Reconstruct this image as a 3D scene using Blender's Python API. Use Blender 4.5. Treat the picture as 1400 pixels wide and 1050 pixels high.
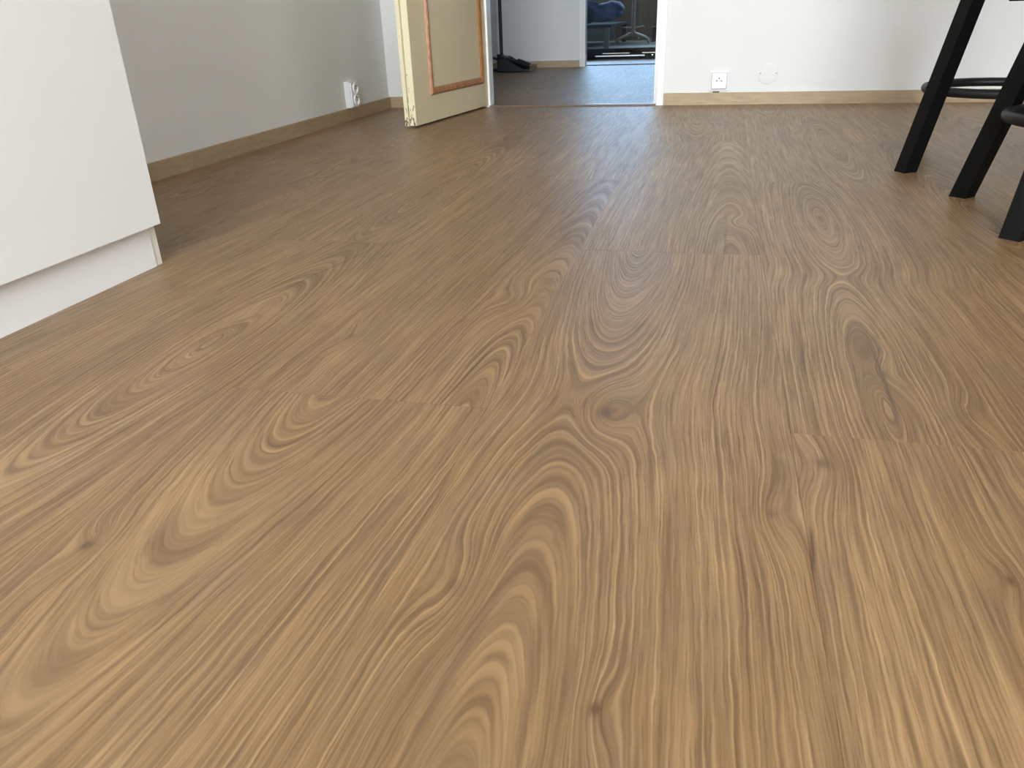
import bpy, bmesh, math, random
from mathutils import Vector, Matrix

for o in list(bpy.data.objects):
    bpy.data.objects.remove(o)
S = bpy.context.scene
COL = S.collection
PI = math.pi

# ------------------------------------------------------------------ camera
H = 0.376                                   # lens height above the floor
PITCH, ROLL, YAW, FPX = 0.444489, -0.0381887, -0.254668, 1063.06
cy, sy = math.cos(YAW), math.sin(YAW)
fw = Vector((sy, cy, 0)); rt = Vector((cy, -sy, 0)); up = Vector((0, 0, 1))
f2 = fw * math.cos(PITCH) - up * math.sin(PITCH)
u2 = up * math.cos(PITCH) + fw * math.sin(PITCH)
r3 = rt * math.cos(ROLL) + u2 * math.sin(ROLL)
u3 = -rt * math.sin(ROLL) + u2 * math.cos(ROLL)
cam = bpy.data.cameras.new('camera')
cam.sensor_width = 36.0
cam.lens = FPX / 1400 * 36
cam.clip_start = 0.02
cam.dof.use_dof = True
cam.dof.focus_distance = 2.4
cam.dof.aperture_fstop = 28
camo = bpy.data.objects.new('camera', cam)
COL.objects.link(camo)
m = Matrix((r3, u3, -f2)).transposed().to_4x4()
m.translation = Vector((0, 0, H))
camo.matrix_world = m
S.camera = camo

# ------------------------------------------------------------------ sky, daylight, exposure
w = bpy.data.worlds.new('sky'); S.world = w
w.use_nodes = True
bg = w.node_tree.nodes['Background']
bg.inputs[0].default_value = (0.45, 0.69, 1.0, 1)
bg.inputs[1].default_value = 11.5


def area(name, loc, rot, sx, sz, power, col=(1, 1, 1), portal=False):
    l = bpy.data.lights.new(name, 'AREA')
    l.shape = 'RECTANGLE'; l.size = sx; l.size_y = sz
    l.energy = power; l.color = col
    if portal:
        l.cycles.is_portal = True
    o = bpy.data.objects.new(name, l); COL.objects.link(o)
    o.location = loc; o.rotation_euler = rot
    return o


# daylight of the window behind the camera; portal on the open side of the loggia that guides the sky light
area('window_behind_offscreen', (0.50, -4.33, 1.70), (PI / 2, 0, 0), 1.9, 1.5, 440, (0.87, 0.935, 1.0))
area('loggia_sky_portal_offscreen', (-1.0, 11.70, 1.42), (-PI / 2, 0, 0), 4.2, 1.34, 1, portal=True)

vs = S.view_settings
vs.view_transform = 'Standard'
vs.look = 'None'
vs.exposure = 0.0
vs.gamma = 1.0
vs.use_curve_mapping = False


# ------------------------------------------------------------------ node helper
class NT:
    def __init__(s, name):
        s.mat = bpy.data.materials.new(name)
        s.mat.use_nodes = True
        s.t = s.mat.node_tree
        s.t.nodes.clear()
        s.out = s.t.nodes.new('ShaderNodeOutputMaterial')

    def n(s, typ, **kw):
        nd = s.t.nodes.new('ShaderNode' + typ)
        for k, v in kw.items():
            setattr(nd, k, v)
        return nd

    def put(s, sock, v):
        if v is None:
            return
        if isinstance(v, bpy.types.NodeSocket):
            s.t.links.new(v, sock)
        elif isinstance(v, (tuple, list)) and len(v) == 3 and sock.type == 'RGBA':
            sock.default_value = (*v, 1)
        else:
            sock.default_value = v

    def m(s, op, a, b=None, c=None, clamp=False):
        nd = s.n('Math', operation=op, use_clamp=clamp)
        for i, v in enumerate((a, b, c)):
            s.put(nd.inputs[i], v)
        return nd.outputs[0]

    def xyz(s, x, y, z):
        nd = s.n('CombineXYZ')
        for i, v in enumerate((x, y, z)):
            s.put(nd.inputs[i], v)
        return nd.outputs[0]

    def noise(s, vec, scale=1.0, detail=2.0, rough=0.5, dist=0.0):
        nd = s.n('TexNoise')
        s.put(nd.inputs['Vector'], vec)
        nd.inputs['Scale'].default_value = scale
        nd.inputs['Detail'].default_value = detail
        nd.inputs['Roughness'].default_value = rough
        nd.inputs['Distortion'].default_value = dist
        return nd.outputs[0]

    def remap(s, v, a, b, c=0.0, d=1.0, smooth=False):
        nd = s.n('MapRange')
        if smooth:
            nd.interpolation_type = 'SMOOTHSTEP'
        s.put(nd.inputs[0], v)
        for i, q in enumerate((a, b, c, d)):
            s.put(nd.inputs[i + 1], q)
        return nd.outputs[0]

    def mix(s, f, a, b, mode='MIX'):
        nd = s.n('Mix', data_type='RGBA', blend_type=mode)
        s.put(nd.inputs[0], f); s.put(nd.inputs[6], a); s.put(nd.inputs[7], b)
        return nd.outputs[2]

    def bsdf(s, **kw):
        nd = s.n('BsdfPrincipled')
        for k, v in kw.items():
            s.put(nd.inputs[k.replace('_', ' ')], v)
        s.t.links.new(nd.outputs[0], s.out.inputs[0])
        return nd

    def bump(s, h, strength, dist):
        nd = s.n('Bump')
        s.put(nd.inputs['Height'], h)
        nd.inputs['Strength'].default_value = strength
        nd.inputs['Distance'].default_value = dist
        return nd.outputs[0]


def plain(name, col, rough=0.5, metal=0.0, spec=0.5, var=0.04, scale=6.0, bump=0.0, bscale=200):
    t = NT(name)
    co = t.n('TexCoord').outputs['Object']
    n = t.noise(co, scale, 3)
    v = t.remap(n, 0.3, 0.7, 1 - var, 1 + var)
    c = t.mix(1.0, col, t.xyz(v, v, v), 'MULTIPLY')
    kw = dict(Base_Color=c, Roughness=rough, Metallic=metal)
    b = t.bsdf(**kw)
    b.inputs['Specular IOR Level'].default_value = spec
    if bump:
        t.t.links.new(t.bump(t.noise(co, bscale, 2), bump, 0.001), b.inputs['Normal'])
    return t.mat


# ------------------------------------------------------------------ oak vinyl planks
PW, PL = 0.3046, 1.2255


def plank_mat(name, seed, cath=None, spacing=0.0075, sat=0.06, cath2=None, knots=(), cracks=(), tone=0.0, ring=1.0):
    """cath=(u, v, k): growth rings nested about (u, v), stretched along the board by 1/k.
    knots: (u, v, size, dark).  cracks: (u, v, half length, slant)"""
    t = NT(name)
    rnd = random.Random(seed)
    co = t.n('TexCoord').outputs['Object']
    sp = t.n('SeparateXYZ'); t.t.links.new(co, sp.inputs[0])
    u, v = sp.outputs[0], sp.outputs[1]
    z = seed * 3.71 % 50
    if cath is None:
        cath = (rnd.uniform(-0.25, 0.25), rnd.uniform(-0.6, 0.6), rnd.uniform(0.04, 0.12))
    uc, vc, k = cath
    # slow wander of the grain
    w1 = t.noise(t.xyz(t.m('MULTIPLY', u, 4.0), t.m('MULTIPLY', v, 1.3), z), 1.0, 2)
    w2 = t.noise(t.xyz(t.m('MULTIPLY', u, 18.0), t.m('MULTIPLY', v, 6.0), z + 9), 1.0, 2)
    warp = t.m('ADD', t.m('MULTIPLY', t.m('SUBTRACT', w1, 0.5), 0.017), t.m('MULTIPLY', t.m('SUBTRACT', w2, 0.5), 0.006))
    w3 = t.noise(t.xyz(t.m('MULTIPLY', u, 110.0), t.m('MULTIPLY', v, 32.0), z + 17), 1.0, 2)
    warp = t.m('ADD', warp, t.m('MULTIPLY', t.m('SUBTRACT', w3, 0.5), 0.0032))
    du = t.m('ADD', t.m('SUBTRACT', u, uc), warp)


    def field(du_, vc_, k_):
        q = t.m('ABSOLUTE', t.m('SUBTRACT', v, vc_))
        d_ = t.m('ADD', t.m('MULTIPLY', t.m('TANH', t.m('MULTIPLY', q, k_ / sat)), sat), t.m('MULTIPLY', q, 0.03))
        return t.m('SQRT', t.m('ADD', t.m('MULTIPLY', du_, du_), t.m('ADD', t.m('MULTIPLY', d_, d_), 0.00001)))
    F = field(du, vc, k)
    if cath2:
        ub, vb, kb, va, vz = cath2
        F2 = field(t.m('ADD', t.m('SUBTRACT', u, ub), warp), vb, kb)
        f_ = t.remap(v, va, vz, 0, 1, True)
        F = t.m('ADD', t.m('MULTIPLY', F, t.m('SUBTRACT', 1.0, f_)), t.m('MULTIPLY', F2, f_))
    spots = None
    for (ku, kv, ks, kd) in knots:
        a = t.m('DIVIDE', t.m('SUBTRACT', u, ku), ks)
        b = t.m('DIVIDE', t.m('SUBTRACT', v, kv), ks * 2.6)
        d2 = t.m('ADD', t.m('MULTIPLY', a, a), t.m('MULTIPLY', b, b))
        g = t.m('EXPONENT', t.m('MULTIPLY', d2, -1.0))
        F = t.m('ADD', F, t.m('MULTIPLY', g, ks * 0.75))
        if kd > 0:
            a2 = t.m('DIVIDE', t.m('ADD', t.m('SUBTRACT', u, ku), t.m('MULTIPLY', t.m('SUBTRACT', w2, 0.5), 0.02)), ks * 0.30)
            b2 = t.m('DIVIDE', t.m('SUBTRACT', v, kv), ks * 0.42)
            e2 = t.m('ADD', t.m('MULTIPLY', a2, a2), t.m('MULTIPLY', b2, b2))
            core = t.m('MULTIPLY', t.m('EXPONENT', t.m('MULTIPLY', e2, -1.0)), min(1.0, kd * 1.3))
            halo = t.m('MULTIPLY', g, 0.18 * kd)
            s_ = t.m('ADD', core, halo)
            spots = s_ if spots is None else t.m('ADD', spots, s_)
    for (ku, kv, kl, slant) in cracks:
        x = t.m('SUBTRACT', t.m('ADD', u, t.m('MULTIPLY', t.m('SUBTRACT', w2, 0.5), 0.014)),
                t.m('ADD', ku, t.m('MULTIPLY', t.m('SUBTRACT', v, kv), slant)))
        a = t.m('DIVIDE', x, 0.0021)
        b = t.m('DIVIDE', t.m('SUBTRACT', v, kv), kl)
        b = t.m('MULTIPLY', b, b); b = t.m('MULTIPLY', b, b)
        g = t.m('EXPONENT', t.m('MULTIPLY', t.m('ADD', t.m('MULTIPLY', a, a), b), -1.0))
        s_ = t.m('MULTIPLY', g, 0.85)
        spots = s_ if spots is None else t.m('ADD', spots, s_)
    # growth rings
    jit = t.noise(t.xyz(t.m('MULTIPLY', F, 40.0), t.m('MULTIPLY', v, 1.2), z + 3), 1.0, 2)
    ph = t.m('ADD', t.m('DIVIDE', F, spacing), t.m('MULTIPLY', jit, 1.3))
    fr = t.m('FRACT', ph)
    # sharp dark earlywood line, fading slowly into pale latewood
    rise = t.remap(fr, 0.0, 0.10, 0, 1, True)
    fall = t.remap(fr, 0.10, 0.85, 1, 0)
    rg = t.m('MULTIPLY', rise, t.m('POWER', fall, 2.0))
    str_n = t.noise(t.xyz(t.m('MULTIPLY', F, 14.0), t.m('MULTIPLY', v, 1.6), z + 20), 1.0, 3)
    strength = t.remap(str_n, 0.32, 0.68, 0.35, 1.0)
    near = t.remap(F, 0.02, 0.13, 1.0, 0.55)
    wn = t.n('TexWhiteNoise', noise_dimensions='1D')
    t.put(wn.inputs['W'], t.m('ADD', t.m('FLOOR', ph), z))
    each = t.remap(wn.outputs[0], 0.0, 1.0, 0.35, 1.15)
    rg = t.m('MULTIPLY', rg, each)
    pale = t.m('MULTIPLY', t.remap(fr, 0.62, 0.80, 0, 1, True), t.m('MULTIPLY', t.remap(fr, 0.86, 1.0, 1, 0), t.remap(wn.outputs[0], 0.3, 1.0, 0.0, 1.0)))
    fr2 = t.m('FRACT', t.m('MULTIPLY', ph, 2.37))
    rg2 = t.m('MULTIPLY', t.remap(fr2, 0.0, 0.2, 0, 1, True), t.remap(fr2, 0.2, 0.8, 1, 0))
    rg = t.m('MAXIMUM', rg, t.m('MULTIPLY', rg2, 0.55))
    rg = t.m('MULTIPLY', t.m('MULTIPLY', rg, strength), t.m('MULTIPLY', near, ring))
    # fibres and pores that follow the rings
    fib = t.noise(t.xyz(t.m('MULTIPLY', F, 330.0), t.m('MULTIPLY', v, 6.5), z + 5), 1.0, 3, 0.6)
    pore = t.noise(t.xyz(t.m('MULTIPLY', F, 800.0), t.m('MULTIPLY', v, 20.0), z + 7), 1.0, 2, 0.5)
    pr = t.remap(pore, 0.55, 0.68, 0, 1)
    mid = t.noise(t.xyz(t.m('MULTIPLY', F, 75.0), t.m('MULTIPLY', v, 2.4), z + 11), 1.0, 3, 0.6)
    broad = t.noise(t.xyz(t.m('MULTIPLY', u, 9.0), t.m('MULTIPLY', v, 1.7), z + 13), 1.0, 3, 0.55)
    blot = t.noise(t.xyz(t.m('MULTIPLY', u, 22.0), t.m('MULTIPLY', v, 12.0), z + 15), 1.0, 3, 0.6)
    light = (0.365, 0.255, 0.148)
    base = (0.230, 0.152, 0.084)
    deep = (0.080, 0.048, 0.025)
    grey = (0.205, 0.160, 0.108)
    c = t.mix(t.remap(mid, 0.30, 0.70), base, light)
    c = t.mix(t.remap(broad, 0.36, 0.68), c, t.mix(0.55, c, (0.170, 0.108, 0.058)))
    c = t.mix(t.m('MULTIPLY', t.remap(blot, 0.42, 0.72), 0.50), c, grey)
    c = t.mix(t.m('MULTIPLY', t.remap(fib, 0.38, 0.66), 0.80), c, t.mix(0.75, c, deep))
    c = t.mix(t.m('MULTIPLY', pale, 0.40), c, (0.43, 0.32, 0.20))
    c = t.mix(t.m('MULTIPLY', rg, 0.95), c, deep)
    c = t.mix(t.m('MULTIPLY', pr, 0.48), c, (0.11, 0.066, 0.036))
    if spots is not None:
        c = t.mix(t.m('MINIMUM', spots, 0.9), c, (0.085, 0.052, 0.030))
    tv = 1.0 + tone
    c = t.mix(1.0, c, (tv * 1.20, tv * 1.06, tv * 0.86), 'MULTIPLY')
    hgt = t.m('SUBTRACT', t.m('MULTIPLY', fib, -0.55), t.m('ADD', t.m('MULTIPLY', rg, 0.55), t.m('MULTIPLY', pr, 0.35)))
    b = t.bsdf(Base_Color=c, Roughness=t.remap(fib, 0.3, 0.7, 0.35, 0.44))
    b.inputs['Specular IOR Level'].default_value = 0.42
    t.t.links.new(t.bump(hgt, 0.55, 0.0012), b.inputs['Normal'])
    return t.mat


# figures seen on single boards: (column, row) -> parameters
FIG = {
    (-2, -1): dict(cath=(-0.032, 0.68, 0.22), spacing=0.0056, sat=0.085, knots=[(-0.104, 0.324, 0.015, 0.8)], ring=1.2),
    (-1, -1): dict(cath=(-0.052, -0.64, 0.095), cath2=(-0.048, 0.74, 0.10, -0.12, 0.22), spacing=0.0050, sat=0.10, knots=[(-0.102, -0.277, 0.022, 0.35), (-0.027, 0.012, 0.028, 0.7), (0.018, -0.367, 0.012, 0.8), (0.128, -0.142, 0.018, 0.4)], ring=1.2),
    (0, -1): dict(cath=(0.34, 0.0, 0.05), spacing=0.0075, knots=[(-0.128, 0.56, 0.024, 0.55), (-0.016, 0.418, 0.014, 0.6)], cracks=[(-0.149, 0.43, 0.03, 0.05)], ring=1.05),
    (0, 0): dict(cath=(-0.050, -0.52, 0.09), cath2=(-0.035, 0.26, 0.10, -0.18, -0.02), spacing=0.0054, sat=0.06, knots=[(-0.044, -0.46, 0.022, 0.40), (0.02, -0.545, 0.020, 0.30)], cracks=[(-0.046, -0.47, 0.13, 0.03), (-0.122, -0.42, 0.05, 0.05)], ring=1.15),
    (-1, 0): dict(cath=(0.105, -0.70, 0.085), spacing=0.0054, sat=0.06, knots=[(0.118, -0.40, 0.022, 0.1)], cracks=[(0.095, -0.53, 0.09, 0.03)]),
    (-3, -1): dict(cath=(0.045, 0.14, 0.16), spacing=0.0060, sat=0.07, knots=[(0.040, 0.20, 0.022, 0.25)], cracks=[(0.055, 0.43, 0.19, 0.19)], ring=1.15),
    (-2, 0): dict(cath=(0.130, -0.70, 0.09), spacing=0.0056, sat=0.06, knots=[(0.097, -0.274, 0.026, 0.12), (-0.080, -0.444, 0.018, 0.5)], cracks=[(0.107, -0.53, 0.075, 0.12)]),
    (1, 0): dict(cath=(-0.05, -0.30, 0.08), spacing=0.0058, cracks=[(-0.095, -0.50, 0.07, -0.08)]),
    (-3, 0): dict(cath=(0.03, -0.2, 0.07), spacing=0.0058, sat=0.05),
    (-4, 0): dict(cath=(-0.02, 0.2, 0.07), spacing=0.0058, sat=0.05),
}


# ------------------------------------------------------------------ geometry helpers
def link(name, me, mat=None, parent=None):
    o = bpy.data.objects.new(name, me)
    COL.objects.link(o)
    if mat is not None and me is not None and not me.materials:
        me.materials.append(mat)
    if parent is not None:
        o.parent = parent
    return o


def fin(bm, name, mat, parent=None, smooth=False, bevel=0.0, seg=2, loc=None, ang=40):
    if bevel:
        bmesh.ops.bevel(bm, geom=[e for e in bm.edges if e.is_manifold and e.calc_face_angle(0) > 0.5], offset=bevel,
                        segments=seg, affect='EDGES', profile=0.5, clamp_overlap=True)
    bmesh.ops.recalc_face_normals(bm, faces=bm.faces)
    me = bpy.data.meshes.new(name)
    bm.to_mesh(me); bm.free()
    if smooth:
        for p in me.polygons:
            p.use_smooth = True
        me.set_sharp_from_angle(angle=math.radians(ang))
    o = link(name, me, mat, parent)
    if loc is not None:
        o.location = loc
    return o


def box(bm, a, b):
    v = [bm.verts.new((x, y, z)) for x in (a[0], b[0]) for y in (a[1], b[1]) for z in (a[2], b[2])]
    for f in ((0, 1, 3, 2), (4, 6, 7, 5), (0, 4, 5, 1), (2, 3, 7, 6), (0, 2, 6, 4), (1, 5, 7, 3)):
        bm.faces.new([v[i] for i in f])
    return v


def bxo(name, a, b, mat, parent=None, bevel=0.0, smooth=False):
    bm = bmesh.new()
    box(bm, a, b)
    return fin(bm, name, mat, parent, bevel=bevel, smooth=smooth)


def ring_pts(c, ax, r, n, a0=0.0):
    ax = Vector(ax).normalized()
    t = Vector((0, 0, 1)) if abs(ax.z) < 0.9 else Vector((1, 0, 0))
    e1 = ax.cross(t).normalized(); e2 = ax.cross(e1)
    return [Vector(c) + (e1 * math.cos(a0 + 2 * PI * i / n) + e2 * math.sin(a0 + 2 * PI * i / n)) * r for i in range(n)]


def tube(bm, pts, rad, n=10, closed=False, cap=True):
    pts = [Vector(p) for p in pts]
    rr = rad if isinstance(rad, (list, tuple)) else [rad] * len(pts)
    rings = []
    N = len(pts)
    for i, p in enumerate(pts):
        if closed:
            d = pts[(i + 1) % N] - pts[i - 1]
        else:
            d = pts[min(i + 1, N - 1)] - pts[max(i - 1, 0)]
        rings.append([bm.verts.new(q) for q in ring_pts(p, d, rr[i], n)])
    for i in range(N if closed else N - 1):
        a, b = rings[i], rings[(i + 1) % N]
        for j in range(n):
            bm.faces.new((a[j], a[(j + 1) % n], b[(j + 1) % n], b[j]))
    if cap and not closed:
        bm.faces.new(rings[0][::-1]); bm.faces.new(rings[-1])


def lathe(bm, prof, n=32, c=(0, 0, 0), axis='z'):
    """prof: (radius, height) pairs"""
    rings = []
    for r, z in prof:
        if r < 1e-6:
            rings.append([None, z]); continue
        rings.append([[r, z], None])
    vs_ = []

    def P(x, y, z):
        if axis == 'z':
            return Vector(c) + Vector((x, y, z))
        if axis == '-y':
            return Vector(c) + Vector((x, -z, y))
        return Vector(c) + Vector((z, x, y))
    for r, z in prof:
        if r < 1e-6:
            vs_.append([bm.verts.new(P(0, 0, z))])
        else:
            vs_.append([bm.verts.new(P(r * math.cos(2 * PI * i / n), r * math.sin(2 * PI * i / n), z)) for i in range(n)])
    for a, b in zip(vs_, vs_[1:]):
        for j in range(n):
            q = [a[j % len(a)], a[(j + 1) % len(a)], b[(j + 1) % len(b)], b[j % len(b)]]
            q2 = []
            for v_ in q:
                if v_ not in q2:
                    q2.append(v_)
            if len(q2) > 2:
                bm.faces.new(q2)


def empty(name, loc=(0, 0, 0), rz=0.0):
    o = bpy.data.objects.new(name, None)
    o.empty_display_size = 0.05
    COL.objects.link(o)
    o.location = loc; o.rotation_euler = (0, 0, rz)
    return o


def tag(o, label, cat, group=None, kind=None):
    o['label'] = label; o['category'] = cat
    if group:
        o['group'] = group
    if kind:
        o['kind'] = kind
    return o


def struct(o, label=None, cat=None):
    o['kind'] = 'structure'
    if label:
        o['label'] = label
    if cat:
        o['category'] = cat
    return o


# ------------------------------------------------------------------ materials
M_wall = plain('white wall paint', (0.80, 0.795, 0.77), 0.75, var=0.015, scale=1.5, bump=0.12, bscale=140)
M_hallwall = plain('hall wall paint', (0.76, 0.755, 0.74), 0.75, var=0.015, scale=1.5, bump=0.12, bscale=140)
M_ceil = plain('ceiling paint', (0.82, 0.82, 0.80), 0.8, var=0.01)
M_gloss = plain('white gloss frame paint', (0.86, 0.86, 0.84), 0.3, var=0.015)
M_cab = plain('white cabinet laminate', (0.84, 0.835, 0.81), 0.38, var=0.01, scale=3)
M_cabedge = plain('cream edge band', (0.78, 0.74, 0.64), 0.45, var=0.02)
M_plinth = plain('white plinth laminate', (0.84, 0.83, 0.82), 0.42, var=0.01)
M_plast = plain('white plastic', (0.86, 0.86, 0.85), 0.28, var=0.01)
M_plast2 = plain('white plastic insert', (0.90, 0.90, 0.89), 0.25, var=0.01)
M_hole = plain('painted socket hole shade', (0.015, 0.015, 0.015), 0.6)  # for raised discs; the shade inside the holes is put into this colour
M_pin = plain('brushed steel pin', (0.55, 0.55, 0.56), 0.3, metal=1.0)
M_black = plain('black painted metal', (0.0035, 0.0035, 0.0035), 0.5, var=0.15, scale=20, spec=0.16)
M_blackring = plain('black rubbed foot ring', (0.012, 0.012, 0.012), 0.45, var=0.3, scale=30, spec=0.3)
M_seat = plain('black stool seat', (0.012, 0.012, 0.013), 0.5, var=0.1)
M_blackpl = plain('black plastic', (0.012, 0.013, 0.016), 0.45, var=0.2, scale=30)
M_frame = plain('black glossy frame', (0.004, 0.004, 0.0045), 0.12, var=0.1)
M_brightmetal = plain('bright metal strip', (0.85, 0.85, 0.86), 0.25, metal=1.0)
M_bristle = plain('tan bristles', (0.25, 0.19, 0.13), 0.8, var=0.3, scale=80)
M_loggwall = plain('grey parapet render', (0.27, 0.225, 0.175), 0.9, var=0.05)
M_loggfloor = plain('brown outdoor carpet', (0.085, 0.062, 0.038), 0.95, var=0.15, scale=12)
M_stone = plain('pale stone strip', (0.42, 0.36, 0.28), 0.8, var=0.08, scale=9)
M_grey = plain('grey bench metal', (0.13, 0.115, 0.095), 0.6)
M_whitebase = plain('white table base', (0.42, 0.36, 0.29), 0.6)
M_benchtop = plain('dull dark bench board', (0.035, 0.034, 0.033), 0.95, spec=0.1)
M_counter = plain('dark walnut counter', (0.055, 0.038, 0.026), 0.45, var=0.2, scale=8)


def baseboard_mat(name, col, axis):
    t = NT(name)
    co = t.n('TexCoord').outputs['Object']
    sp = t.n('SeparateXYZ'); t.t.links.new(co, sp.inputs[0])
    a = sp.outputs[0 if axis == 'x' else 1]
    zz = sp.outputs[2]
    f = t.noise(t.xyz(t.m('MULTIPLY', a, 8.0), 0.0, t.m('MULTIPLY', zz, 260.0)), 1.0, 3, 0.6)
    g = t.noise(t.xyz(t.m('MULTIPLY', a, 14.0), 3.0, t.m('MULTIPLY', zz, 70.0)), 1.0, 3, 0.6)
    d = tuple(x * 0.66 for x in col)
    c = t.mix(t.remap(f, 0.35, 0.7), col, t.mix(0.45, col, d))
    c = t.mix(t.m('MULTIPLY', t.remap(g, 0.45, 0.7), 0.5), c, d)
    t.bsdf(Base_Color=c, Roughness=0.5)
    return t.mat


M_bbx = baseboard_mat('oak baseboard along x', (0.47, 0.345, 0.205), 'x')
M_bby = baseboard_mat('oak baseboard along y', (0.47, 0.345, 0.205), 'y')


def door_paint():
    t = NT('yellowed cream door paint')
    co = t.n('TexCoord').outputs['Object']
    n1 = t.noise(co, 3.0, 3)
    c = t.mix(t.remap(n1, 0.3, 0.7), (0.60, 0.50, 0.32), (0.66, 0.56, 0.37))
    t.bsdf(Base_Color=c, Roughness=0.42)
    return t.mat


def door_edge_paint():
    t = NT('chipped cream door edge')
    co = t.n('TexCoord').outputs['Object']
    sp = t.n('SeparateXYZ'); t.t.links.new(co, sp.inputs[0])
    n1 = t.noise(t.xyz(t.m('MULTIPLY', sp.outputs[0], 160.0), t.m('MULTIPLY', sp.outputs[1], 160.0), t.m('MULTIPLY', sp.outputs[2], 45.0)), 1.0, 4, 0.65)
    low = t.remap(sp.outputs[2], 0.0, 0.20, 0.52, 0.68)
    chip = t.remap(t.m('SUBTRACT', n1, low), 0.0, 0.03)
    c = t.mix(chip, (0.80, 0.72, 0.50), (0.17, 0.085, 0.045))
    t.bsdf(Base_Color=c, Roughness=0.45)
    return t.mat


def moulding_mat():
    t = NT('orange varnished moulding')
    co = t.n('TexCoord').outputs['Object']
    sp = t.n('SeparateXYZ'); t.t.links.new(co, sp.inputs[0])
    n1 = t.noise(t.xyz(t.m('MULTIPLY', sp.outputs[0], 60.0), t.m('MULTIPLY', sp.outputs[1], 60.0), t.m('MULTIPLY', sp.outputs[2], 22.0)), 1.0, 3, 0.6, 1.0)
    c = t.mix(t.remap(n1, 0.35, 0.65), (0.46, 0.20, 0.065), (0.27, 0.105, 0.035))
    t.bsdf(Base_Color=c, Roughness=0.35)
    return t.mat


M_door = door_paint(); M_dooredge = door_edge_paint(); M_mould = moulding_mat()


def glass_mat():
    t = NT('window glass')
    fr = t.n('Fresnel'); fr.inputs[0].default_value = 1.45
    tr = t.n('BsdfTransparent'); tr.inputs[0].default_value = (0.86, 0.88, 0.88, 1)
    gl = t.n('BsdfGlossy'); gl.inputs['Roughness'].default_value = 0.01
    mx = t.n('MixShader')
    t.t.links.new(fr.outputs[0], mx.inputs[0]); t.t.links.new(tr.outputs[0], mx.inputs[1]); t.t.links.new(gl.outputs[0], mx.inputs[2])
    t.t.links.new(mx.outputs[0], t.out.inputs[0])
    return t.mat


M_glass = glass_mat()

# ------------------------------------------------------------------ room shell
XL, XR = -1.4635, 3.10            # faces of the side walls
YB, YF = 3.568, -4.40             # face of the wall with the door, face of the window wall
YB2 = 3.638                       # hall side of the partition
ZC = 2.55
HX0, HX1 = -1.62, 1.60            # hall
HY1 = 6.182                       # far wall of the hall
HY2 = 6.30
LY0, LY1 = 7.06, 11.60            # glazed door, parapet
DX0, DX1 = -0.985, -0.250         # clear opening of the first doorway
EX0, EX1 = -0.968, -0.170         # second doorway
DH = 1.98


def walls(name, boxes, mat):
    bm = bmesh.new()
    for a, b in boxes:
        box(bm, a, b)
    return struct(fin(bm, name, mat))


walls('wall_left', [((XL - 0.12, YF - 0.2, 0), (XL, YB, ZC))], M_wall)
walls('wall_back', [((XL - 0.12, YB, 0), (DX0 - 0.005, YB2, ZC)), ((DX1 + 0.005, YB, 0), (XR + 0.12, YB2, ZC)),
                    ((DX0 - 0.005, YB, DH + 0.03), (DX1 + 0.005, YB2, ZC))], M_wall)
walls('wall_right', [((XR, YF, 0), (XR + 0.2, YB, ZC))], M_wall)
WX0, WX1, WZ0, WZ1 = -0.46, 1.46, 0.95, 2.45
walls('wall_front', [((XL, YF - 0.2, 0), (WX0, YF, ZC)), ((WX1, YF - 0.2, 0), (XR + 0.2, YF, ZC)),
                     ((WX0, YF - 0.2, 0), (WX1, YF, WZ0)), ((WX0, YF - 0.2, WZ1), (WX1, YF, ZC))], M_wall)
struct(bxo('ceiling', (XL - 0.12, YF - 0.2, ZC), (XR + 0.2, YB2, ZC + 0.12), M_ceil))
# hall beyond the first doorway
walls('wall_hall_left', [((HX0 - 0.1, YB2, 0), (HX0, HY1, ZC))], M_hallwall)
walls('wall_hall_right', [((HX1, YB2, 0), (HX1 + 0.1, HY1, 1.08)), ((HX1, YB2, 2.32), (HX1 + 0.1, HY1, ZC)), ((HX1, YB2, 1.08), (HX1 + 0.1, 4.33, 2.32)), ((HX1, 5.47, 1.08), (HX1 + 0.1, HY1, 2.32))], M_hallwall)
walls('wall_hall_back', [((HX0 - 0.1, HY1, 0), (EX0 - 0.005, HY2, ZC)), ((EX1 + 0.005, HY1, 0), (HX1 + 0.1, HY2, ZC)),
                         ((EX0 - 0.005, HY1, DH + 0.03), (EX1 + 0.005, HY2, ZC))], M_hallwall)
struct(bxo('ceiling_hall', (HX0 - 0.1, YB2, ZC), (HX1 + 0.1, LY0 + 0.07, ZC + 0.12), M_ceil))
# little lobby before the glazed door
walls('wall_lobby_left', [((-1.75, HY2, 0), (-1.65, LY0 + 0.07, ZC))], M_hallwall)
walls('wall_lobby_right', [((0.55, HY2, 0), (0.65, LY0 + 0.07, ZC))], M_hallwall)
walls('wall_lobby_back', [((-1.65, LY0, 0), (-1.53, LY0 + 0.07, ZC)), ((0.43, LY0, 0), (0.55, LY0 + 0.07, ZC)),
                          ((-1.53, LY0, 2.12), (0.43, LY0 + 0.07, ZC))], M_hallwall)
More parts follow.
